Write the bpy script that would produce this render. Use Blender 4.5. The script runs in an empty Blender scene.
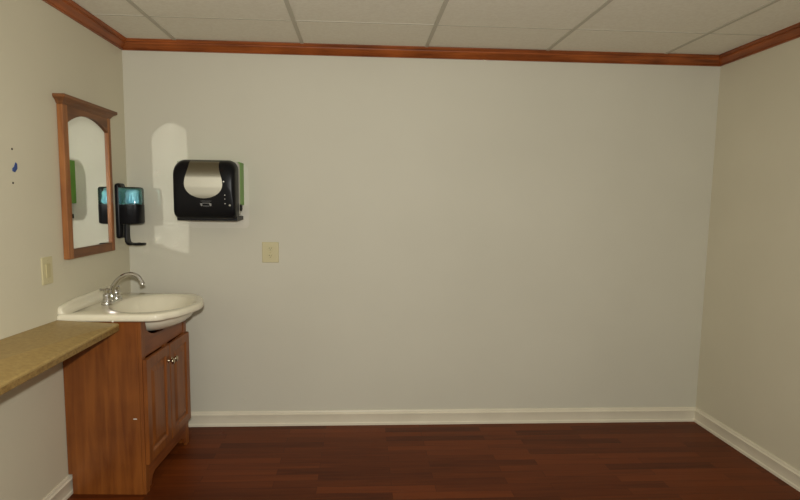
import bpy, bmesh, math
from mathutils import Vector, Matrix
from mathutils.bvhtree import BVHTree

S = bpy.context.scene
COL = S.collection

# ------------------------------------------------------------------ camera
F_PX = 526.0
YAW, PITCH, ROLL = 0.0549687, 0.0997149, 0.0124428
CAM = Vector((1.45795, -3.39367, 1.49541))
cy, sy = math.cos(YAW), math.sin(YAW)
fwd = Vector((sy * math.cos(PITCH), cy * math.cos(PITCH), -math.sin(PITCH)))
rgt = Vector((cy, -sy, 0)); upv = rgt.cross(fwd)
c_, s_ = math.cos(ROLL), math.sin(ROLL)
r2 = c_ * rgt + s_ * upv; u2 = -s_ * rgt + c_ * upv
cd = bpy.data.cameras.new('camera'); cam = bpy.data.objects.new('camera', cd); COL.objects.link(cam)
M3 = Matrix((r2, u2, -fwd)).transposed()
cam.matrix_world = Matrix.Translation(CAM) @ M3.to_4x4()
cd.sensor_width = 36; cd.lens = F_PX / 800 * 36
cd.shift_x = 10.951 / 800; cd.shift_y = 2.591 / 800
cd.clip_start = 0.02
S.camera = cam

# ------------------------------------------------------------------ light
world = bpy.data.worlds.new('World'); S.world = world; world.use_nodes = True
bg = world.node_tree.nodes['Background']
bg.inputs[0].default_value = (1.0, 0.96, 0.87, 1); bg.inputs[1].default_value = 0.50
fl = bpy.data.lights.new('camera_flash', 'SPOT')           # the camera's own flash, just above the lens
fl.energy = 164; fl.color = (1.0, 0.985, 0.945); fl.shadow_soft_size = 0.028
fl.spot_size = math.radians(168); fl.spot_blend = 1.0
flo = bpy.data.objects.new('camera_flash', fl); COL.objects.link(flo)
flo.location = (1.45, -3.40, 1.64)
flo.rotation_euler = (Vector((1.45, 0, 1.1)) - flo.location).to_track_quat('-Z', 'Y').to_euler()
S.view_settings.view_transform = 'Standard'; S.view_settings.look = 'None'
S.view_settings.gamma = 1; S.view_settings.use_curve_mapping = False
S.view_settings.exposure = 0.08
cyc = S.cycles
cyc.caustics_reflective = True; cyc.caustics_refractive = True
cyc.blur_glossy = 0.0; cyc.sample_clamp_indirect = 0
cyc.use_guiding = True; cyc.use_surface_guiding = True; cyc.guiding_training_samples = 128
cyc.surface_guiding_probability = 0.6; cyc.guiding_directional_sampling_type = "RIS"; cyc.seed = 3
cyc.denoising_prefilter = 'ACCURATE'
cyc.use_adaptive_sampling = False
cyc.max_bounces = 8; cyc.diffuse_bounces = 3; cyc.glossy_bounces = 5; cyc.transmission_bounces = 8
cyc.use_denoising = True

# ------------------------------------------------------------------ materials
def srgb(r, g, b):
    f = lambda c: (c / 255 / 12.92) if c / 255 <= 0.04045 else ((c / 255 + 0.055) / 1.055) ** 2.4
    return (f(r), f(g), f(b), 1)

def mat(name, color, rough=0.6, metal=0.0, spec=0.5, trans=0.0, coat=0.0, ior=1.45):
    m = bpy.data.materials.new(name); m.use_nodes = True
    b = m.node_tree.nodes['Principled BSDF']
    b.inputs['Base Color'].default_value = color
    b.inputs['Roughness'].default_value = rough
    b.inputs['Metallic'].default_value = metal
    b.inputs['Specular IOR Level'].default_value = spec
    b.inputs['Transmission Weight'].default_value = trans
    b.inputs['Coat Weight'].default_value = coat
    b.inputs['IOR'].default_value = ior
    return m

def nodes(m):
    nt = m.node_tree
    return nt, nt.nodes['Principled BSDF'], (lambda t: nt.nodes.new(t)), (lambda a, b: nt.links.new(a, b))

def noisy(name, c1, c2, scale, rough=0.6, bump=0.0, detail=4, stretch=(1, 1, 1), bscale=None, **k):
    m = mat(name, c1, rough, **k); nt, b, N, L = nodes(m)
    tc = N('ShaderNodeTexCoord'); mp = N('ShaderNodeMapping'); mp.inputs['Scale'].default_value = stretch
    L(tc.outputs['Object'], mp.inputs[0])
    n = N('ShaderNodeTexNoise'); n.inputs['Scale'].default_value = scale; n.inputs['Detail'].default_value = detail
    L(mp.outputs[0], n.inputs['Vector'])
    r = N('ShaderNodeValToRGB'); r.color_ramp.elements[0].color = c1; r.color_ramp.elements[1].color = c2
    r.color_ramp.elements[0].position = 0.35; r.color_ramp.elements[1].position = 0.65
    L(n.outputs[0], r.inputs[0]); L(r.outputs[0], b.inputs['Base Color'])
    if bump:
        n2 = N('ShaderNodeTexNoise'); n2.inputs['Scale'].default_value = bscale or scale * 4
        L(mp.outputs[0], n2.inputs['Vector'])
        bp = N('ShaderNodeBump'); bp.inputs['Strength'].default_value = bump; bp.inputs['Distance'].default_value = 0.004
        L(n2.outputs[0], bp.inputs['Height']); L(bp.outputs[0], b.inputs['Normal'])
    return m

def wood(name, c1, c2, axis, rough=0.4, coat=0.15, scale=1.0):
    """grain running along the given axis"""
    st = [22, 22, 22]; st['xyz'.index(axis)] = 1.6
    m = mat(name, c1, rough, coat=coat); nt, b, N, L = nodes(m)
    tc = N('ShaderNodeTexCoord'); mp = N('ShaderNodeMapping'); mp.inputs['Scale'].default_value = [s * scale for s in st]
    L(tc.outputs['Object'], mp.inputs[0])
    n = N('ShaderNodeTexNoise'); n.inputs['Scale'].default_value = 1.5; n.inputs['Detail'].default_value = 7
    n.inputs['Distortion'].default_value = 0.6
    L(mp.outputs[0], n.inputs['Vector'])
    n2 = N('ShaderNodeTexNoise'); n2.inputs['Scale'].default_value = 5; n2.inputs['Detail'].default_value = 2
    L(tc.outputs['Object'], n2.inputs['Vector'])
    ad = N('ShaderNodeMath'); ad.operation = 'ADD'
    ml = N('ShaderNodeMath'); ml.operation = 'MULTIPLY'; ml.inputs[1].default_value = 0.6
    L(n2.outputs[0], ml.inputs[0]); L(ml.outputs[0], ad.inputs[0])
    L(n.outputs[0], ad.inputs[1])
    r = N('ShaderNodeValToRGB'); r.color_ramp.elements[0].color = c2; r.color_ramp.elements[1].color = c1
    r.color_ramp.elements[0].position = 0.55; r.color_ramp.elements[1].position = 1.0
    L(ad.outputs[0], r.inputs[0]); L(r.outputs[0], b.inputs['Base Color'])
    return m

M_BACK = noisy('paint_back', srgb(204, 200, 181), srgb(208, 204, 185), 1.2, 0.62, bump=0.05, bscale=90)
M_SIDE = noisy('paint_side', srgb(209, 202, 177), srgb(214, 207, 182), 1.2, 0.55, bump=0.06, bscale=90)
M_TRIMW = noisy('trim_white', srgb(222, 214, 190), srgb(228, 220, 196), 6, 0.4)
M_GRID = mat('ceiling_grid_metal', srgb(188, 182, 164), 0.5)
M_CROWN_X = wood('crown_wood_x', srgb(166, 88, 36), srgb(108, 52, 18), 'x', 0.42, coat=0.05)
M_CROWN_Y = wood('crown_wood_y', srgb(166, 88, 36), srgb(108, 52, 18), 'y', 0.42, coat=0.05)
M_OAK_Z = wood('mirror_wood_z', srgb(166, 108, 58), srgb(116, 66, 32), 'z', 0.45, coat=0.0)
M_OAK_Y = wood('mirror_wood_y', srgb(132, 84, 46), srgb(90, 54, 28), 'y', 0.45, coat=0.0)
M_CAB_Z = wood('cabinet_wood_z', srgb(140, 80, 30), srgb(106, 54, 16), 'z', 0.42, coat=0.08)
M_CAB_Y = wood('cabinet_wood_y', srgb(136, 74, 30), srgb(98, 47, 16), 'y', 0.42, coat=0.08)
M_SINK = mat('cultured_marble', srgb(232, 225, 200), 0.12, coat=0.4)
M_CHROME = mat('chrome', (0.58, 0.57, 0.55, 1), 0.07, 1.0)
M_BRASSY = mat('knob_metal', (0.50, 0.42, 0.30, 1), 0.2, 1.0)
M_BLACK = mat('black_plastic', (0.006, 0.006, 0.007, 1), 0.34, spec=0.2)
M_BLACKM = mat('black_plastic_dull', (0.008, 0.008, 0.009, 1), 0.4, spec=0.25)
M_GREY = mat('grey_plastic', srgb(168, 165, 150), 0.35)
M_GREEN = mat('green_plastic', srgb(100, 152, 48), 0.4)
M_MIRROR = mat('mirror_silver', (0.90, 0.92, 0.90, 1), 0.0, 1.0)
M_IVORY = mat('ivory_plastic', srgb(204, 194, 152), 0.35)
M_IVORY2 = mat('ivory_plastic_dark', srgb(192, 181, 136), 0.4)
M_WHITE = mat('white_plastic', srgb(225, 225, 215), 0.4)
M_PLATE = mat('pale_plate', srgb(212, 207, 190), 0.6)
M_BLUE = mat('blue_anchor_plastic', srgb(50, 75, 135), 0.4)
M_HOLE = mat('dark_hole', srgb(45, 38, 30), 0.8)
M_DARKIN = mat('cabinet_inside', srgb(70, 36, 16), 0.7)
M_TEAL = mat('teal_clear_plastic', srgb(165, 228, 238), 0.04, trans=0.95, ior=1.2)
def thin_plastic(name, tint):
    m = bpy.data.materials.new(name); m.use_nodes = True; nt = m.node_tree; nt.nodes.clear()
    o = nt.nodes.new('ShaderNodeOutputMaterial'); mx = nt.nodes.new('ShaderNodeMixShader')
    t = nt.nodes.new('ShaderNodeBsdfTransparent'); t.inputs[0].default_value = tint
    gl = nt.nodes.new('ShaderNodeBsdfGlossy'); gl.inputs['Roughness'].default_value = 0.12
    fr = nt.nodes.new('ShaderNodeFresnel'); fr.inputs[0].default_value = 1.5
    nt.links.new(fr.outputs[0], mx.inputs[0]); nt.links.new(t.outputs[0], mx.inputs[1]); nt.links.new(gl.outputs[0], mx.inputs[2])
    nt.links.new(mx.outputs[0], o.inputs[0]); return m
M_TEAL = thin_plastic('teal_clear_film', (0.60, 0.88, 0.93, 1))
M_POUCH = noisy('soap_pouch', srgb(240, 250, 252), srgb(165, 200, 212), 26, 0.2, bump=0.6, bscale=16, stretch=(1.5, 1.5, 0.3), metal=0.0)  # upright pale streaks in the colour stand in for highlights behind the window
M_STEEL = mat('brushed_steel', (0.30, 0.28, 0.215, 1), 0.45, 1.0)
nt, b, N, L = nodes(M_STEEL)
b.inputs['Anisotropic'].default_value = 0.85
ge = N('ShaderNodeNewGeometry'); cr = N('ShaderNodeVectorMath'); cr.operation = 'CROSS_PRODUCT'
L(ge.outputs['Normal'], cr.inputs[0]); cr.inputs[1].default_value = (0, 0, 1); L(cr.outputs[0], b.inputs['Tangent'])
M_DESK = noisy('desk_laminate', srgb(172, 145, 88), srgb(158, 130, 76), 60, 0.42, detail=6)
M_DESKE = noisy('desk_edge', srgb(150, 120, 66), srgb(118, 90, 44), 70, 0.5, detail=6)

def ceiling_mat():
    m = noisy('ceiling_tile', srgb(232, 227, 210), srgb(226, 220, 202), 60, 0.9, bump=0.25, bscale=260)
    return m
M_CEIL = ceiling_mat()

def floor_mat():
    m = mat('laminate_floor', srgb(90, 40, 20), 0.38, coat=0.0, spec=0.12); nt, b, N, L = nodes(m)
    tc = N('ShaderNodeTexCoord')
    br = N('ShaderNodeTexBrick'); br.offset = 0.37; br.offset_frequency = 2; br.squash = 1
    br.inputs['Color1'].default_value = (0.15, 0.15, 0.15, 1); br.inputs['Color2'].default_value = (0.9, 0.9, 0.9, 1)
    br.inputs['Mortar'].default_value = (0.0, 0.0, 0.0, 1)
    br.inputs['Scale'].default_value = 1; br.inputs['Mortar Size'].default_value = 0.0012
    br.inputs['Brick Width'].default_value = 0.62; br.inputs['Row Height'].default_value = 0.064
    br.inputs['Bias'].default_value = 0.0
    L(tc.outputs['Object'], br.inputs['Vector'])
    mp = N('ShaderNodeMapping'); mp.inputs['Scale'].default_value = (1.6, 24, 1)
    L(tc.outputs['Object'], mp.inputs[0])
    # shift the grain by plank
    vm = N('ShaderNodeVectorMath'); vm.operation = 'MULTIPLY_ADD'
    L(br.outputs['Color'], vm.inputs[0]); vm.inputs[1].default_value = (7, 5, 3); L(mp.outputs[0], vm.inputs[2])
    n = N('ShaderNodeTexNoise'); n.inputs['Scale'].default_value = 1.6; n.inputs['Detail'].default_value = 6
    n.inputs['Distortion'].default_value = 0.8
    L(vm.outputs[0], n.inputs['Vector'])
    mx = N('ShaderNodeMix'); mx.data_type = 'FLOAT'; mx.inputs[0].default_value = 0.5
    sep = N('ShaderNodeSeparateColor'); L(br.outputs['Color'], sep.inputs[0])
    L(n.outputs[0], mx.inputs[2]); L(sep.outputs[0], mx.inputs[3])
    r = N('ShaderNodeValToRGB'); e = r.color_ramp.elements
    e[0].position = 0.15; e[0].color = srgb(62, 26, 9); e[1].position = 0.8; e[1].color = srgb(118, 57, 22)
    L(mx.outputs[0], r.inputs[0]); L(r.outputs[0], b.inputs['Base Color'])
    return m
M_FLOOR = floor_mat()

# ------------------------------------------------------------------ helpers
def link(name, bm, m, parent=None, smooth=False, bevel=0.0, seg=2, loc=None):
    bmesh.ops.recalc_face_normals(bm, faces=bm.faces)
    me = bpy.data.meshes.new(name); bm.to_mesh(me); bm.free()
    me.materials.append(m)
    o = bpy.data.objects.new(name, me); COL.objects.link(o)
    if smooth:
        for p in me.polygons: p.use_smooth = True
    if bevel:
        md = o.modifiers.new('bevel', 'BEVEL'); md.width = bevel; md.segments = seg
        md.limit_method = 'ANGLE'; md.angle_limit = math.radians(40)
        md.harden_normals = False
    if parent: o.parent = parent
    if loc: o.location = loc
    return o

def autosmooth(o, ang=40):
    for p in o.data.polygons: p.use_smooth = True
    o.data.set_sharp_from_angle(angle=math.radians(ang))
    return o

def box(bm, x0, x1, y0, y1, z0, z1):
    v = [bm.verts.new(p) for p in ((x0, y0, z0), (x1, y0, z0), (x1, y1, z0), (x0, y1, z0), (x0, y0, z1), (x1, y0, z1), (x1, y1, z1), (x0, y1, z1))]
    for f in ((0, 1, 2, 3), (4, 5, 6, 7), (0, 1, 5, 4), (1, 2, 6, 5), (2, 3, 7, 6), (3, 0, 4, 7)):
        bm.faces.new([v[i] for i in f])
    return bm

def nb(): return bmesh.new()

def bx(name, m, parent, x0, x1, y0, y1, z0, z1, bevel=0.0, **k):
    return link(name, box(nb(), x0, x1, y0, y1, z0, z1), m, parent, bevel=bevel, **k)

def prism(bm, pts, a, b, fn):
    """pts: 2d polygon; fn(u, v, w) -> 3d; extruded w=a..b"""
    A = [bm.verts.new(fn(u, v, a)) for u, v in pts]; B = [bm.verts.new(fn(u, v, b)) for u, v in pts]
    bm.faces.new(A); bm.faces.new(B); n = len(pts)
    for i in range(n): bm.faces.new((A[i], A[(i + 1) % n], B[(i + 1) % n], B[i]))
    return bm

def rings(bm, rs, cap0=True, cap1=True, closed=True):
    V = [[bm.verts.new(p) for p in r] for r in rs]
    for a, b in zip(V, V[1:]):
        n = len(a)
        for i in range(n if closed else n - 1):
            j = (i + 1) % n
            bm.faces.new((a[i], a[j], b[j], b[i]))
    if cap0: bm.faces.new(V[0])
    if cap1: bm.faces.new(V[-1])
    return bm

def lathe(bm, c, prof, axis='z', n=24):
    """prof: (radius, height) along axis from c"""
    rs = []
    for r, h in prof:
        ring = []
        for i in range(n):
            t = 2 * math.pi * i / n; a, b = r * math.cos(t), r * math.sin(t)
            p = {'z': (a, b, h), 'x': (h, a, b), 'y': (a, h, b)}[axis]
            ring.append((c[0] + p[0], c[1] + p[1], c[2] + p[2]))
        rs.append(ring)
    return rings(bm, rs)

def tube(bm, pts, rad, n=16):
    pts = [Vector(p) for p in pts]; rs = []
    if not hasattr(rad, '__len__'): rad = [rad] * len(pts)
    ref = None
    for i, p in enumerate(pts):
        d = (pts[min(i + 1, len(pts) - 1)] - pts[max(i - 1, 0)]).normalized()
        if ref is None: ref = Vector((0, 1, 0)) if abs(d.y) < 0.9 else Vector((1, 0, 0))
        a = (ref - d * ref.dot(d)).normalized(); b = d.cross(a); ref = a
        rs.append([p + rad[i] * (math.cos(t) * a + math.sin(t) * b) for t in [2 * math.pi * k / n for k in range(n)]])
    return rings(bm, rs)

def bez(ps, n=24):
    out = []
    for k in range(n + 1):
        t = k / n; q = [Vector(p) for p in ps]
        while len(q) > 1: q = [q[i].lerp(q[i + 1], t) for i in range(len(q) - 1)]
        out.append(q[0])
    return out

def rrect(x0, x1, z0, z1, r, n=6, rt=None):
    """rounded rectangle, counter-clockwise; rt = radius of the two top corners"""
    rt = r if rt is None else rt; out = []
    for cx, cz, a0, rr in ((x1 - r, z0 + r, -90, r), (x1 - rt, z1 - rt, 0, rt), (x0 + rt, z1 - rt, 90, rt), (x0 + r, z0 + r, 180, r)):
        for k in range(n + 1):
            t = math.radians(a0 + 90 * k / n); out.append((cx + rr * math.cos(t), cz + rr * math.sin(t)))
    return out

def empty(name, loc, label, cat, group=None, rotz=0):
    o = bpy.data.objects.new(name, None); COL.objects.link(o)
    o.empty_display_size = 0.1
    o.location = loc; o.rotation_euler = (0, 0, rotz); tag(o, label, cat, group)
    return o

def tag(o, label, cat, group=None):
    o['label'] = label; o['category'] = cat
    if group: o['group'] = group
    return o

def reparent(root):
    """children were modelled in world coordinates: keep them there"""
    bpy.context.view_layer.update()
    inv = root.matrix_world.inverted()
    for c in root.children:
        c.matrix_parent_inverse = inv

def struct(o):
    o['kind'] = 'structure'; return o

# ------------------------------------------------------------------ room shell
W, H = 3.7824, 2.44
YF = -4.3
struct(link('floor', box(nb(), -0.1, W + 0.1, YF, 0.1, -0.05, 0), M_FLOOR))
struct(link('wall_back', box(nb(), -0.1, W + 0.1, 0, 0.1, 0, H + 0.1), M_BACK))
struct(link('wall_left', box(nb(), -0.1, 0, YF, 0, 0, H + 0.1), M_SIDE))
struct(link('wall_right', box(nb(), W, W + 0.1, YF, 0, 0, H + 0.1), M_SIDE))

# ceiling: lay-in tiles in a thin metal grid
GX = [0.333 + 0.762 * k for k in range(5)]
GY = [-0.458, -1.677, -2.896, -4.115]
bm = nb(); xs = [0] + GX + [W]; ys = [0] + GY + [YF]
box(bm, 0, W, YF, 0, H + 0.012, H + 0.06)
g = 0.0075
for i in range(len(xs) - 1):
    for j in range(len(ys) - 1):
        a = xs[i] + (g if i else 0); b = xs[i + 1] - (g if i < len(xs) - 2 else 0)
        y1 = ys[j] - (g * 0.35 if j else 0); y0 = ys[j + 1] + (g * 0.35 if j < len(ys) - 2 else 0)
        box(bm, a, b, y0, y1, H + 0.002 * ((i + j) % 2), H + 0.013)
struct(link('ceiling', bm, M_CEIL))
bm = nb()
for x in GX: box(bm, x - 0.0105, x + 0.0105, YF, 0, H - 0.0035, H + 0.004)
for y in GY: box(bm, 0, W, y - 0.004, y + 0.004, H - 0.0015, H + 0.004)
struct(link('trim_4', bm, M_GRID))

# crown moulding, stained wood (out from wall, height)
CP = [(0, H - 0.0575), (0.010, H - 0.0575), (0.0135, H - 0.054), (0.0095, H - 0.048), (0.014, H - 0.042), (0.020, H - 0.036),
      (0.031, H - 0.028), (0.036, H - 0.022), (0.0365, H - 0.016), (0.047, H - 0.014), (0.050, H - 0.009), (0.054, H - 0.007), (0.054, H), (0, H)]
BP = [(0, 0), (0.017, 0), (0.017, 0.014), (0.0125, 0.02), (0.0125, 0.066), (0.0155, 0.071), (0.0155, 0.078), (0.009, 0.085), (0.009, 0.092), (0.005, 0.098), (0, 0.098)]
def run_back(name, P, m, x0=0, x1=W, mitre0=True):
    return struct(autosmooth(link(name, rings(nb(), [[(x0 + (o if mitre0 else 0), -o, z) for o, z in P], [(x1 - o, -o, z) for o, z in P]]), m), 35))
def run_left(name, P, m, y0, y1, mitre=True):
    return struct(autosmooth(link(name, rings(nb(), [[(o, y0, z) for o, z in P], [(o, y1 - (o if mitre else 0), z) for o, z in P]]), m), 35))
def run_right(name, P, m):
    return struct(autosmooth(link(name, rings(nb(), [[(W - o, YF, z) for o, z in P], [(W - o, -o, z) for o, z in P]]), m), 35))
run_back('trim_1', CP, M_CROWN_X); run_left('trim_2', CP, M_CROWN_Y, YF, 0); run_right('trim_3', CP, M_CROWN_Y)
run_back('baseboard_back', BP, M_TRIMW); run_left('baseboard_left', BP, M_TRIMW, YF, -0.772, False); run_right('baseboard_right', BP, M_TRIMW)

# ------------------------------------------------------------------ vanity cabinet
VY0, VY1 = -0.795, -0.215            # near and far side
D = 0.370
cab = empty('vanity_cabinet', (0, VY0, 0), 'reddish brown wooden vanity cabinet with two raised-panel doors under the sink', 'cabinet')
def cb(name, bm, m, parent=cab, **k): return link(name, bm, m, parent, **k)
L0 = 0.0; LW = VY1 - VY0             # local y runs 0..LW
def side_panel(y0, y1):
    pts = [(0.020, 0), (0.020, 0.105), (0.001, 0.105), (0.001, 0.886), (D, 0.886), (D, 0)]
    return prism(nb(), pts, y0, y1, lambda u, v, w: (u, w, v))
cb('side_panel', side_panel(0, 0.016), M_CAB_Z)
cb('side_panel', side_panel(LW - 0.016, LW), M_CAB_Z)
cb('bottom_panel', box(nb(), 0.02, D - 0.02, 0.0165, LW - 0.0165, 0.10, 0.115), M_DARKIN)
cb('back_panel', box(nb(), 0.021, 0.027, 0.0165, LW - 0.0165, 0.116, 0.70), M_DARKIN)
# face frame: stiles, apron with the half-round cut for the bowl, bottom rail with feet
FT = 0.018
for y in (0.0, LW - 0.04):
    cb('stile', box(nb(), D + 0.0005, D + FT, y, y + 0.04, 0, 0.886), M_CAB_Z, bevel=0.0015)
cut = []
N_ = 24
for k in range(N_ + 1):
    t = -1 + 2 * k / N_
    cut.append((LW / 2 - 0.008 + 0.230 * t, 0.886 - 0.103 * max(0, 1 - abs(t) ** 2.6) ** 0.385))
bm = nb()
xa, xb = D + 0.0005, D + FT - 0.004
ya, yb = 0.0405, LW - 0.0405
cols = [(ya, 0.886)] + cut + [(yb, 0.886)]
lo = [(y, 0.70) for y, _ in cols]
V = [[bm.verts.new((x, y, z)) for (y, z) in row] for x in (xa, xb) for row in (cols, lo)]
for i in range(len(cols) - 1):
    bm.faces.new((V[0][i], V[0][i + 1], V[1][i + 1], V[1][i])); bm.faces.new((V[2][i], V[2][i + 1], V[3][i + 1], V[3][i]))
    bm.faces.new((V[0][i], V[0][i + 1], V[2][i + 1], V[2][i])); bm.faces.new((V[1][i], V[1][i + 1], V[3][i + 1], V[3][i]))
for i in (0, -1): bm.faces.new((V[0][i], V[1][i], V[3][i], V[2][i]))
cb('apron', bm, M_CAB_Y)
pts = [(0.0405, 0.02), (0.0405, 0.15), (LW - 0.0405, 0.15), (LW - 0.0405, 0.02), (LW - 0.06, 0.02), (LW - 0.08, 0.06), (LW - 0.11, 0.075), (0.11, 0.075), (0.08, 0.06), (0.06, 0.02)]
cb('bottom_rail', prism(nb(), pts, D + 0.0005, D + FT - 0.001, lambda u, v, w: (w, u, v)), M_CAB_Y)
cb('middle_stile', box(nb(), D + 0.0005, D + FT - 0.001, LW / 2 - 0.02, LW / 2 + 0.02, 0.1505, 0.6995), M_CAB_Z)
def door(y0, y1, z0=0.155, z1=0.695):
    x = D + FT + 0.001
    steps = [(0, 0.0), (0, 0.014), (0.004, 0.018), (0.048, 0.018), (0.053, 0.011), (0.060, 0.009), (0.084, 0.0165), (0.088, 0.0175)]
    return rings(nb(), [[(x + h, a, b) for a, b in ((y0 + i, z0 + i), (y1 - i, z0 + i), (y1 - i, z1 - i), (y0 + i, z1 - i))] for i, h in steps])
kx = D + FT + 0.019
for y0, y1, ky in ((0.004, LW / 2 - 0.0015, LW / 2 - 0.024), (LW / 2 + 0.0015, LW - 0.004, LW / 2 + 0.020)):
    d = cb('door', door(y0, y1), M_CAB_Z)
    k = link('knob', lathe(nb(), (kx + 0.0005, ky, 0.610), [(0.010, 0), (0.010, 0.002), (0.0055, 0.004), (0.005, 0.014), (0.009, 0.018), (0.0155, 0.022), (0.0165, 0.026), (0.014, 0.031), (0.007, 0.034), (0.001, 0.0345)], 'x'), M_BRASSY, d, smooth=True)
    k['label'] = 'small round metal knob'
# stile strip worn into the side, and a small white sticker
s = cb('sticker', box(nb(), 0.336, 0.354, -0.0012, -0.0002, 0.394, 0.398), M_WHITE); s['label'] = 'small white paper scrap stuck on the side'
cab.rotation_euler = (0, 0, -math.radians(2.5))
cab.location = (0.002, VY0, 0)

# ------------------------------------------------------------------ sink top
SY = -0.515
sink = empty('sink', (0.25, SY, 0.925), 'cream bow-front sink with integral bowl on the wooden vanity', 'sink')
half = [(0.0015, -0.305), (0.30, -0.305), (0.40, -0.305), (0.435, -0.303), (0.465, -0.294), (0.487, -0.276), (0.503, -0.25), (0.540, -0.205), (0.566, -0.14), (0.582, -0.085), (0.592, -0.04), (0.595, 0)]
outl = [(x, SY + y) for x, y in half] + [(x, SY - y) for x, y in reversed(half[:-1])]
BC = (0.345, SY); RX, RY = 0.205, 0.238
def ray_hit(th):
    dx, dy = math.cos(th), math.sin(th); best = None; n = len(outl)
    for i in range(n):
        x1, y1 = outl[i]; x2, y2 = outl[(i + 1) % n]
        ex, ey = x2 - x1, y2 - y1; den = dx * ey - dy * ex
        if abs(den) < 1e-12: continue
        t = ((x1 - BC[0]) * ey - (y1 - BC[1]) * ex) / den; u = ((x1 - BC[0]) * dy - (y1 - BC[1]) * dx) / den
        if t > 0 and -1e-9 <= u <= 1 + 1e-9: best = t if best is None else max(best, t)
    return best
ths = sorted(set([round(math.atan2(y - BC[1], x - BC[0]), 6) for x, y in outl] + [round(-math.pi + 2 * math.pi * k / 72 + 0.0137, 6) for k in range(72)]))
def oring(off, z):
    out = []
    for t in ths:
        r = ray_hit(t); x, y = BC[0] + (r - off) * math.cos(t), BC[1] + (r - off) * math.sin(t)
        out.append((max(x, 0.0015), y, z))
    return out
def ering(s, z, ox=0, fy=1.0):
    out = []
    for t in ths:
        c, q = math.cos(t), math.sin(t); r = 1 / math.sqrt((c / RX) ** 2 + (q / RY) ** 2)
        out.append((BC[0] + ox + r * s * c, BC[1] + r * s * q * fy, z))
    return out
U = 0.90
rs = [ering(0.05, 0.786, -0.05, U), ering(0.45, 0.790, -0.04, U), ering(0.70, 0.804, -0.03, U), ering(0.84, 0.826, -0.015, U), ering(0.93, 0.853, 0, U), ering(1.00, 0.888, 0, U),
      oring(0.012, 0.888), oring(0.003, 0.892), oring(0.0, 0.900), oring(0.0, 0.914), oring(0.004, 0.922), oring(0.010, 0.9255),
      ering(1.07, 0.9255), ering(1.045, 0.924), ering(1.01, 0.919), ering(0.97, 0.910), ering(0.90, 0.890), ering(0.80, 0.856), ering(0.66, 0.826, -0.02), ering(0.45, 0.806, -0.04), ering(0.2, 0.799, -0.05), ering(0.06, 0.798, -0.055)]
autosmooth(link('basin_top', rings(nb(), rs), M_SINK, sink), 50)
# backsplash along the left wall, rounded front end
def splash(y, h, cove=0.028):
    z = 0.9258
    return [(0.0015, y, z), (0.020 + cove, y, z), (0.020 + cove * 0.5, y, z + min(0.003, h * 0.1)), (0.020 + cove * 0.15, y, z + min(0.012, h * 0.35)),
            (0.020, y, z + h * 0.55), (0.0195, y, z + h * 0.8), (0.015, y, z + h * 0.96), (0.009, y, z + h), (0.0015, y, z + h)]
rs = [splash(SY - 0.300, 0.012, 0.012), splash(SY - 0.296, 0.030, 0.018), splash(SY - 0.285, 0.036), splash(SY - 0.24, 0.043), splash(SY - 0.15, 0.052), splash(SY, 0.055), splash(SY + 0.24, 0.055), splash(SY + 0.30, 0.052)]
autosmooth(link('backsplash', rings(nb(), rs), M_SINK, sink), 60)
dr = autosmooth(link('drain', lathe(nb(), (BC[0] - 0.055, SY, 0.7985), [(0.022, 0.0008), (0.022, 0.003), (0.018, 0.004), (0.017, 0.002), (0.012, 0.002), (0.011, 0.006), (0.001, 0.007)]), M_CHROME, sink))
dr['label'] = 'chrome drain stopper'
ck = autosmooth(link('caulk_blob', lathe(nb(), (0.262, SY - 0.307, 0.8925), [(0.001, -0.004), (0.004, -0.003), (0.0055, 0), (0.004, 0.003), (0.001, 0.004)], 'z', 12), M_WHITE, sink))
ck['label'] = 'small white blob of caulk on the front lower edge'
reparent(sink)

# ------------------------------------------------------------------ faucet
FX, FYc, FZ = 0.120, SY, 0.9268
fau = empty('faucet', (FX, FYc, FZ), 'chrome two-handle faucet with a high curved spout at the back of the sink', 'faucet')
pl = [[(FX + x, FYc + y, z) for x, y in rrect(-w, w, -l, l, w * 0.98, 6)] for w, l, z in ((0.029, 0.083, FZ), (0.029, 0.083, FZ + 0.008), (0.027, 0.080, FZ + 0.014), (0.025, 0.078, FZ + 0.016))]
autosmooth(link('base_plate', rings(nb(), pl), M_CHROME, fau))
b0 = (FX, FYc, FZ + 0.0165)
sp = bez([(FX, FYc, FZ + 0.052), (FX + 0.002, FYc, FZ + 0.085), (FX + 0.035, FYc, FZ + 0.17), (FX + 0.13, FYc, FZ + 0.185), (FX + 0.155, FYc, FZ + 0.14), (FX + 0.164, FYc, FZ + 0.098)], 30)
rad = [0.0135 - 0.0026 * min(1, i / 22) for i in range(31)]; rad[-3:] = [0.0125, 0.0145, 0.0145]
bm = lathe(nb(), b0, [(0.019, 0), (0.019, 0.006), (0.0155, 0.012), (0.014, 0.030), (0.0145, 0.040)])
tube(bm, sp, rad)
autosmooth(link('spout', bm, M_CHROME, fau), 50)
bm = lathe(nb(), (FX - 0.0225, FYc, FZ + 0.0165), [(0.003, 0), (0.003, 0.05), (0.006, 0.052), (0.007, 0.058), (0.004, 0.063), (0.001, 0.064)], 'z', 12)
autosmooth(link('pop_up_rod', bm, M_CHROME, fau))
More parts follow.
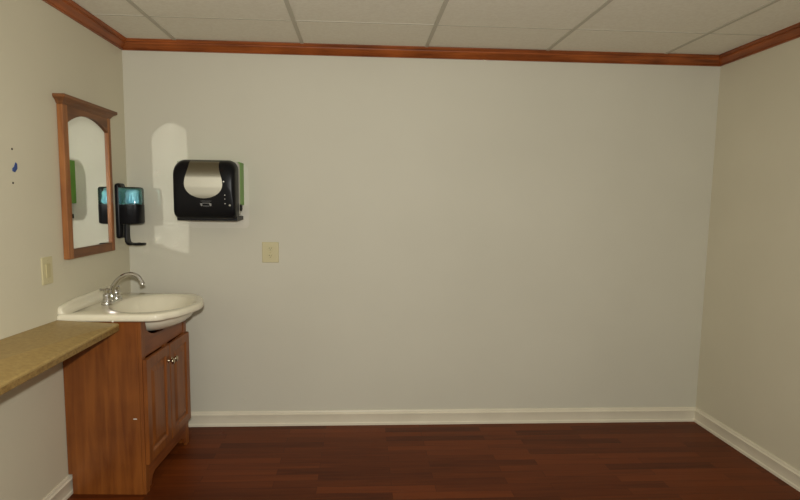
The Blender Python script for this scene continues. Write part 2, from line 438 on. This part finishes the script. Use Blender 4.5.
for s in (-1, 1):
    hy = FYc + s * 0.052
    h = autosmooth(link('handle', lathe(nb(), (FX, hy, FZ + 0.0165), [(0.026, 0), (0.026, 0.008), (0.021, 0.014), (0.019, 0.020), (0.021, 0.027), (0.0195, 0.036), (0.014, 0.042), (0.014, 0.046), (0.018, 0.052), (0.019, 0.060), (0.014, 0.067), (0.001, 0.070)]), M_CHROME, fau))
    lv = bez([(FX, hy, FZ + 0.076), (FX - 0.010, hy + s * 0.008, FZ + 0.082), (FX - 0.018, hy + s * 0.016, FZ + 0.079), (FX - 0.026, hy + s * 0.024, FZ + 0.082)], 10)
    autosmooth(link('lever', tube(nb(), lv, [0.007, 0.0068, 0.0065, 0.006, 0.0056, 0.0052, 0.005, 0.005, 0.0052, 0.0056, 0.0045], 12), M_CHROME, h))
reparent(fau)

# ------------------------------------------------------------------ wall-hung counter
cnt = empty('counter_shelf', (0, -0.83, 0.88), 'long tan speckled laminate counter fixed along the left wall beside the vanity', 'counter')
CE = -0.823
bm = nb()
def slab_pts(y, xf, zf, zw, th):
    return [(0.0015, y, zw - th), (xf, y, zf - th), (xf, y, zf - 0.006), (xf - 0.006, y, zf), (0.0015, y, zw)]
rings(bm, [slab_pts(CE, 0.292, 0.884, 0.899, 0.012), slab_pts(-2.6, 0.300, 0.884, 0.955, 0.012)])
link('laminate_top', bm, M_DESK, cnt)
bm = nb()
rings(bm, [[(0.2645, y, 0.8715), (0.2645, y, 0.848), (xf, y, 0.848), (xf, y, 0.8715)] for y, xf in ((CE, 0.2915), (-2.6, 0.2995))])
link('front_edge', bm, M_DESKE, cnt, bevel=0.001)
bm = nb()
rings(bm, [[(0.0015, y, 0.866), (0.0015, y, 0.852), (0.2625, y, 0.852), (0.2625, y, 0.866)] for y in (CE, -2.6)])
link('substrate', bm, M_DARKIN, cnt)
reparent(cnt)
# white bracket that carries it
brk = empty('shelf_bracket', (0, -1.80, 0.6), 'white metal shelf bracket under the tan counter on the left wall', 'bracket')
bm = box(nb(), 0.0012, 0.006, -1.815, -1.785, 0.60, 0.850)
link('wall_arm', bm, M_WHITE, brk); link('top_arm', box(nb(), 0.0065, 0.25, -1.815, -1.785, 0.8455, 0.8508), M_WHITE, brk)
link('brace', tube(nb(), bez([(0.008, -1.80, 0.63), (0.09, -1.80, 0.66), (0.20, -1.80, 0.74), (0.235, -1.80, 0.840)], 14), 0.009, 10), M_WHITE, brk, smooth=True)
reparent(brk)

# ------------------------------------------------------------------ mirror
mir = empty('wall_mirror', (0, -0.52, 1.18), 'wood-framed mirror with arched top and cornice on the left wall above the sink', 'mirror')
Y0, Y1, Z0, Z1 = -0.740, -0.252, 1.183, 1.936
X1 = 0.030; SW = 0.045; SF = 0.032; ZB = 0.048
ZS, ZA = 1.853, 1.908
link('stile', box(nb(), 0.001, X1, Y0, Y0 + SW, Z0, Z1), M_OAK_Z, mir, bevel=0.004, seg=3)
link('stile', box(nb(), 0.001, X1, Y1 - SF, Y1, Z0, Z1), M_OAK_Z, mir, bevel=0.004, seg=3)
link('bottom_rail', box(nb(), 0.001, X1 - 0.002, Y0 + SW + 0.0003, Y1 - SF - 0.0003, Z0 + 0.0005, Z0 + ZB), M_OAK_Y, mir, bevel=0.002)
bm = nb(); n = 28; a0, a1 = Y0 + SW + 0.0003, Y1 - SF - 0.0003
top = []; low = []
hw = (a1 - a0) / 2; sag = ZA - ZS; R_ = (hw * hw + sag * sag) / (2 * sag)
for k in range(n + 1):
    y = a0 + (a1 - a0) * k / n; t = y - (a0 + hw)
    low.append((y, ZA - R_ + math.sqrt(R_ * R_ - t * t))); top.append((y, Z1 - 0.0005))
V = [[bm.verts.new((x, y, z)) for y, z in row] for x in (0.001, X1 - 0.002) for row in (top, low)]
for i in range(n):
    bm.faces.new((V[0][i], V[0][i + 1], V[1][i + 1], V[1][i])); bm.faces.new((V[2][i], V[2][i + 1], V[3][i + 1], V[3][i]))
    bm.faces.new((V[0][i], V[0][i + 1], V[2][i + 1], V[2][i])); bm.faces.new((V[1][i], V[1][i + 1], V[3][i + 1], V[3][i]))
for i in (0, -1): bm.faces.new((V[0][i], V[1][i], V[3][i], V[2][i]))
link('top_rail', bm, M_OAK_Y, mir)
# cornice: stepped profile returned around both ends
cp = [(0.0, 0.000), (0.003, 0.004), (0.006, 0.010), (0.014, 0.018), (0.024, 0.024), (0.028, 0.028), (0.028, 0.040), (0.026, 0.042)]
rs = [[(0.001, Y0 - o, Z1 + z), (X1 + o, Y0 - o, Z1 + z), (X1 + o, Y1 + o, Z1 + z), (0.001, Y1 + o, Z1 + z)] for o, z in cp]
link('cornice', rings(nb(), rs), M_OAK_Y, mir)
# glass: a thin silvered pane with the arched outline, sitting in the frame
gl = [(a0 + 0.0002, Z0 + ZB + 0.0005), (a1 - 0.0002, Z0 + ZB + 0.0005)] + [(min(max(y, a0 + 0.0002), a1 - 0.0002), z - 0.0005) for y, z in reversed(low)]
g_ = link('mirror_glass', prism(nb(), gl, 0.013, 0.018, lambda u, v, w: (w, u, v)), M_MIRROR, mir)
reparent(mir)

# ------------------------------------------------------------------ soap dispenser
SDY = -0.125
sd = empty('soap_dispenser', (0, SDY, 1.2), 'black wall soap dispenser with a clear teal window between mirror and corner', 'soap dispenser')
rs = [[(x, SDY + y, z) for y, z in rrect(-w, w, z0, z1, 0.018)] for x, w, z0, z1 in ((0.001, 0.046, 1.245, 1.572), (0.014, 0.046, 1.245, 1.576), (0.023, 0.043, 1.250, 1.573), (0.0275, 0.038, 1.256, 1.567))]
autosmooth(link('back_plate', rings(nb(), rs), M_BLACK, sd))
def shell(z0, z1, e=0.0):
    # plan-view outline (x, y), rounded front
    def ring(z, ins):
        return [(x, SDY + y, z) for x, y in [(0.028, -0.058 + ins), (0.106 - ins, -0.058 + ins)] +
                [(0.106 - ins + 0.038 * math.sin(t), -(0.058 - ins) * math.copysign(abs(math.cos(t)) ** 0.7, math.cos(t))) for t in [math.pi * k / 14 for k in range(1, 14)]] +
                [(0.106 - ins, 0.058 - ins), (0.028, 0.058 - ins)]]
    return ring
rg = shell(0, 0)
autosmooth(link('lower_cover', rings(nb(), [rg(1.332, 0.012), rg(1.336, 0.004), rg(1.342, 0.0), rg(1.449, 0.0), rg(1.4495, 0.003)]), M_BLACK, sd), 50)
tw = autosmooth(link('window', rings(nb(), [rg(1.450, 0.001), rg(1.540, 0.001), rg(1.549, 0.004), rg(1.553, 0.012)]), M_TEAL, sd), 50)
tw['label'] = 'clear teal plastic refill window'
po = [[(0.086 + a * math.cos(t) * 0.048, SDY + a * math.sin(t) * 0.048, z) for t in [2 * math.pi * k / 20 for k in range(20)]] for a, z in ((0.5, 1.4525), (0.9, 1.456), (1.0, 1.47), (0.86, 1.495), (0.9, 1.515), (0.7, 1.532), (0.3, 1.540))]
autosmooth(link('soap_pouch', rings(nb(), po), M_POUCH, sd), 60)
# arm curving down and out into a shallow drip tray
path = bez([(0.046, SDY, 1.3315), (0.044, SDY, 1.24), (0.042, SDY, 1.20), (0.055, SDY, 1.209), (0.11, SDY, 1.212)], 18)
rs = []
for i, p in enumerate(path):
    d = (path[min(i + 1, 18)] - path[max(i - 1, 0)]).normalized(); nrm = Vector((d.z, 0, -d.x)) * 0.008 * (1 - 0.35 * i / 18)
    w = 0.024 + 0.012 * i / 18
    rs.append([p + nrm + Vector((0, -w, 0)), p + nrm + Vector((0, w, 0)), p - nrm + Vector((0, w, 0)), p - nrm + Vector((0, -w, 0))])
link('arm', rings(nb(), rs), M_BLACKM, sd, bevel=0.003)
tr = [[(0.112 + a * 0.042 * math.cos(t), SDY + a * 0.048 * math.sin(t), z) for t in [2 * math.pi * k / 24 for k in range(24)]] for a, z in ((0.80, 1.2035), (0.95, 1.207), (1.0, 1.214), (0.96, 1.214), (0.85, 1.2085), (0.1, 1.2085))]
autosmooth(link('drip_tray', rings(nb(), tr), M_BLACKM, sd), 50)
reparent(sd)

# ------------------------------------------------------------------ paper towel dispenser
td = empty('towel_dispenser', (0.53, 0, 1.36), 'black paper towel dispenser with silver front panel and green sides on the back wall', 'paper towel dispenser')
o = link('mounting_plate', prism(nb(), rrect(0.372, 0.752, 1.305, 1.70, 0.03), -0.0035, -0.0005, lambda u, v, w: (u, w, v)), M_PLATE, td)
o['label'] = 'pale wall plate showing past the lower and right edge'
XA, XB = 0.350, 0.722
rs = [[(x, y, z) for x, z in rrect(XA - 0.006, XB, 1.45, 1.714, 0.006)] for y in (-0.004, -0.098)]
o = link('side_housing', rings(nb(), rs), M_GREEN, td); o['label'] = 'bright green plastic side housing'
rs = [[(x, y, z) for x, z in rrect(XA + i, XB - i, 1.385 + i, 1.716 - i, 0.02)] for y, i in ((-0.0985, 0.002), (-0.128, 0.002))]
o = autosmooth(link('side_band', rings(nb(), rs), M_GREY, td)); o['label'] = 'grey side band'
rs = [[(x, y, z) for x, z in rrect(XA + 0.012, XB - 0.006, 1.358, 1.3845, 0.004)] for y in (-0.006, -0.175)]
link('base', rings(nb(), rs), M_BLACKM, td)
secs = [(-0.1285, 0.004, 0.000, 0.004), (-0.165, 0.004, 0.003, 0.004), (-0.190, 0.005, 0.012, 0.006), (-0.205, 0.006, 0.022, 0.012), (-0.217, 0.008, 0.036, 0.026), (-0.225, 0.012, 0.052, 0.055), (-0.231, 0.017, 0.068, 0.095), (-0.235, 0.028, 0.085, 0.145), (-0.237, 0.06, 0.105, 0.195)]
def cover_rings():
    out = []
    for y, i, tp, bt in secs:
        x0, x1, z0, z1 = XA + i, XB - i, 1.365 + bt, 1.722 - tp
        r = max(0.02, 0.060 - 0.2 * i); r = min(r, (z1 - z0) / 2.1)
        out.append([(x, y, z) for x, z in rrect(x0, x1, z0, z1, min(r, 0.03 + 0 * r), 8, r)])
    return out
bm = rings(nb(), cover_rings())
bmesh.ops.recalc_face_normals(bm, faces=bm.faces)
bvh = BVHTree.FromBMesh(bm)
autosmooth(link('front_cover', bm, M_BLACK, td), 60)
def decal(name, m, zlist, halfw, xc, off=0.0012, nx=12, parent=td):
    bm = nb(); front = []; back = []
    for z in zlist:
        fr = []; bk = []
        wl, wr = halfw(z)
        for k in range(nx + 1):
            x = xc - wl + (wl + wr) * k / nx
            hit = bvh.ray_cast(Vector((x, -1, z)), Vector((0, 1, 0)))[0]
            y = hit.y if hit else -0.13
            fr.append(bm.verts.new((x, y - off, z))); bk.append(bm.verts.new((x, y + 0.0006 * 0 - 0.0001, z)))
        front.append(fr); back.append(bk)
    for G in (front, back):
        for a, b in zip(G, G[1:]):
            for i in range(nx): bm.faces.new((a[i], a[i + 1], b[i + 1], b[i]))
    for i in (0, nx):
        for a in range(len(zlist) - 1): bm.faces.new((front[a][i], front[a + 1][i], back[a + 1][i], back[a][i]))
    for r in (0, len(zlist) - 1):
        for i in range(nx): bm.faces.new((front[r][i], front[r][i + 1], back[r][i + 1], back[r][i]))
    o = link(name, bm, m, parent); autosmooth(o, 40); return o
def pw(z):   # half width of the silver panel at height z
    zt, zm, zb = 1.715, 1.575, 1.492
    if z >= zm:
        t = (z - zm) / (zt - zm); w = 0.110 - 0.024 * (0.5 - 0.5 * math.cos(math.pi * min(1, t * 1.15)))
    else:
        t = (zm - z) / (zm - zb); w = 0.110 * max(0.0, 1 - t ** 2.1) ** 0.5
    return max(w, 0.002), max(w, 0.002)
zl = [1.492 + (1.714 - 1.492) * k / 30 for k in range(31)]; zl[1:1] = [1.4935, 1.496]
o = decal('silver_panel', M_STEEL, zl, pw, 0.537, nx=20); o['label'] = 'brushed silver metal panel on the front cover'
for dx, z, r in ((0.118, 1.590, 0.0042), (0.123, 1.512, 0.003), (0.123, 1.489, 0.0024), (0.123, 1.462, 0.003), (0.150, 1.452, 0.006)):
    decal('indicator_dot', M_GREY if r > 0.005 else M_WHITE, [z - r + 2 * r * k / 6 for k in range(7)], lambda q, z=z, r=r: (max(0.0003, math.sqrt(max(0, r * r - (q - z) ** 2))),) * 2, 0.537 + dx, nx=4)
# embossed emblem: a small word bar above and two curved hands below
M_EMB = mat('grey_print', srgb(140, 140, 136), 0.5)
decal('emblem', M_EMB, [1.462, 1.465], lambda q: (0.022, 0.022), 0.550, nx=4)
decal('emblem', M_EMB, [1.475, 1.4765], lambda q: (0.030, 0.030), 0.550, nx=6)
for sg in (-1, 1):
    decal('emblem', M_EMB, [1.4465 + 0.016 * k / 6 for k in range(7)], lambda q: (0.004 + 0.35 * abs(q - 1.4465), 0.004), 0.550 + sg * 0.026 , nx=3)
decal('emblem', M_EMB, [1.4455, 1.448], lambda q: (0.018, 0.018), 0.550, nx=4)
lk = autosmooth(link('lock_knob', lathe(nb(), (0.7225, -0.108, 1.437), [(0.020, 0.0), (0.020, 0.006), (0.014, 0.009), (0.001, 0.010)], 'x', 20), M_BLACKM, td))
reparent(td)

# ------------------------------------------------------------------ electrical plates
ot = empty('wall_outlet', (0.883, 0, 1.152), 'ivory electrical outlet plate on the back wall right of the towel dispenser', 'outlet')
def plate_rings(fn, hw, hh, t):
    return [[fn(u, v, w) for u, v in rrect(-hw + i, hw - i, -hh + i, hh - i, 0.004)] for w, i in ((0.0008, 0), (0.003, 0), (t, 0.003))]
fb = lambda u, v, w: (0.883 + u, -w, 1.152 + v)
autosmooth(link('cover_plate', rings(nb(), plate_rings(fb, 0.053, 0.066, 0.006)), M_IVORY, ot), 30)
for s in (-1, 1):
    rs = [[fb(u, v + s * 0.0235, w) for u, v in rrect(-0.017 + i, 0.017 - i, -0.014 + i, 0.014 - i, 0.010 - i)] for w, i in ((0.0062, 0), (0.0075, 0.0005), (0.0082, 0.002))]
    so = link('socket', rings(nb(), rs), M_IVORY, ot)
    bm = nb()
    for u in (-0.006, 0.006): box(bm, 0.883 + u - 0.0012, 0.883 + u + 0.0012, -0.0088, -0.0083, 1.152 + s * 0.0235, 1.152 + s * 0.0235 + 0.008)
    box(bm, 0.883 - 0.002, 0.883 + 0.002, -0.0088, -0.0083, 1.152 + s * 0.0235 - 0.009, 1.152 + s * 0.0235 - 0.005)
    link('slots', bm, M_HOLE, so)
link('screw', lathe(nb(), (0.883, 0, 1.152), [(0.0035, -0.0062), (0.0035, -0.0075), (0.001, -0.008)], 'y', 12), M_IVORY2, ot, smooth=True)
reparent(ot)

sw = empty('light_switch', (0, -0.883, 1.148), 'ivory rocker light switch plate on the left wall above the tan counter', 'light switch')
fs = lambda u, v, w: (w, -0.883 + u, 1.148 + v)
autosmooth(link('cover_plate', rings(nb(), plate_rings(fs, 0.042, 0.064, 0.006)), M_IVORY, sw), 30)
rs = [[fs(u, v, w) for u, v in rrect(-0.0165 + i, 0.0165 - i, -0.033 + i, 0.033 - i, 0.002)] for w, i in ((0.0062, 0), (0.0105, 0.001))]
link('rocker', rings(nb(), rs), M_IVORY2, sw)
for s in (-1, 1):
    link('screw', lathe(nb(), fs(0, s * 0.048, 0), [(0.003, 0.0062), (0.003, 0.0072), (0.001, 0.0078)], 'x', 12), M_IVORY2, sw, smooth=True)
reparent(sw)

# ------------------------------------------------------------------ leftovers on the left wall
for y, z, lab in ((-1.080, 1.688, 'small dark nail hole in the left wall, the upper of two'), (-1.086, 1.547, 'small dark nail hole in the left wall below the blue anchor')):
    o = link('nail_head', lathe(nb(), (0.0004, y, z), [(0.0045, 0), (0.0045, 0.0012), (0.003, 0.002), (0.001, 0.0022)], 'x', 12), M_HOLE, smooth=True)
    tag(o, lab.replace('hole', 'head').replace(' in ', ' on '), 'nail', 'nail heads on the left wall')
bm = nb()
prism(bm, [(-0.016, -0.016), (-0.002, -0.020), (0.014, -0.004), (0.014, 0.016), (0.006, 0.022), (-0.004, 0.004), (-0.016, -0.004)], 0.0004, 0.004, lambda u, v, w: (w, -1.070 + u, 1.612 + v))
tag(link('wall_anchor', bm, M_BLUE, bevel=0.001), 'torn bit of blue plastic wall anchor on the left wall between two nail heads', 'wall anchor')
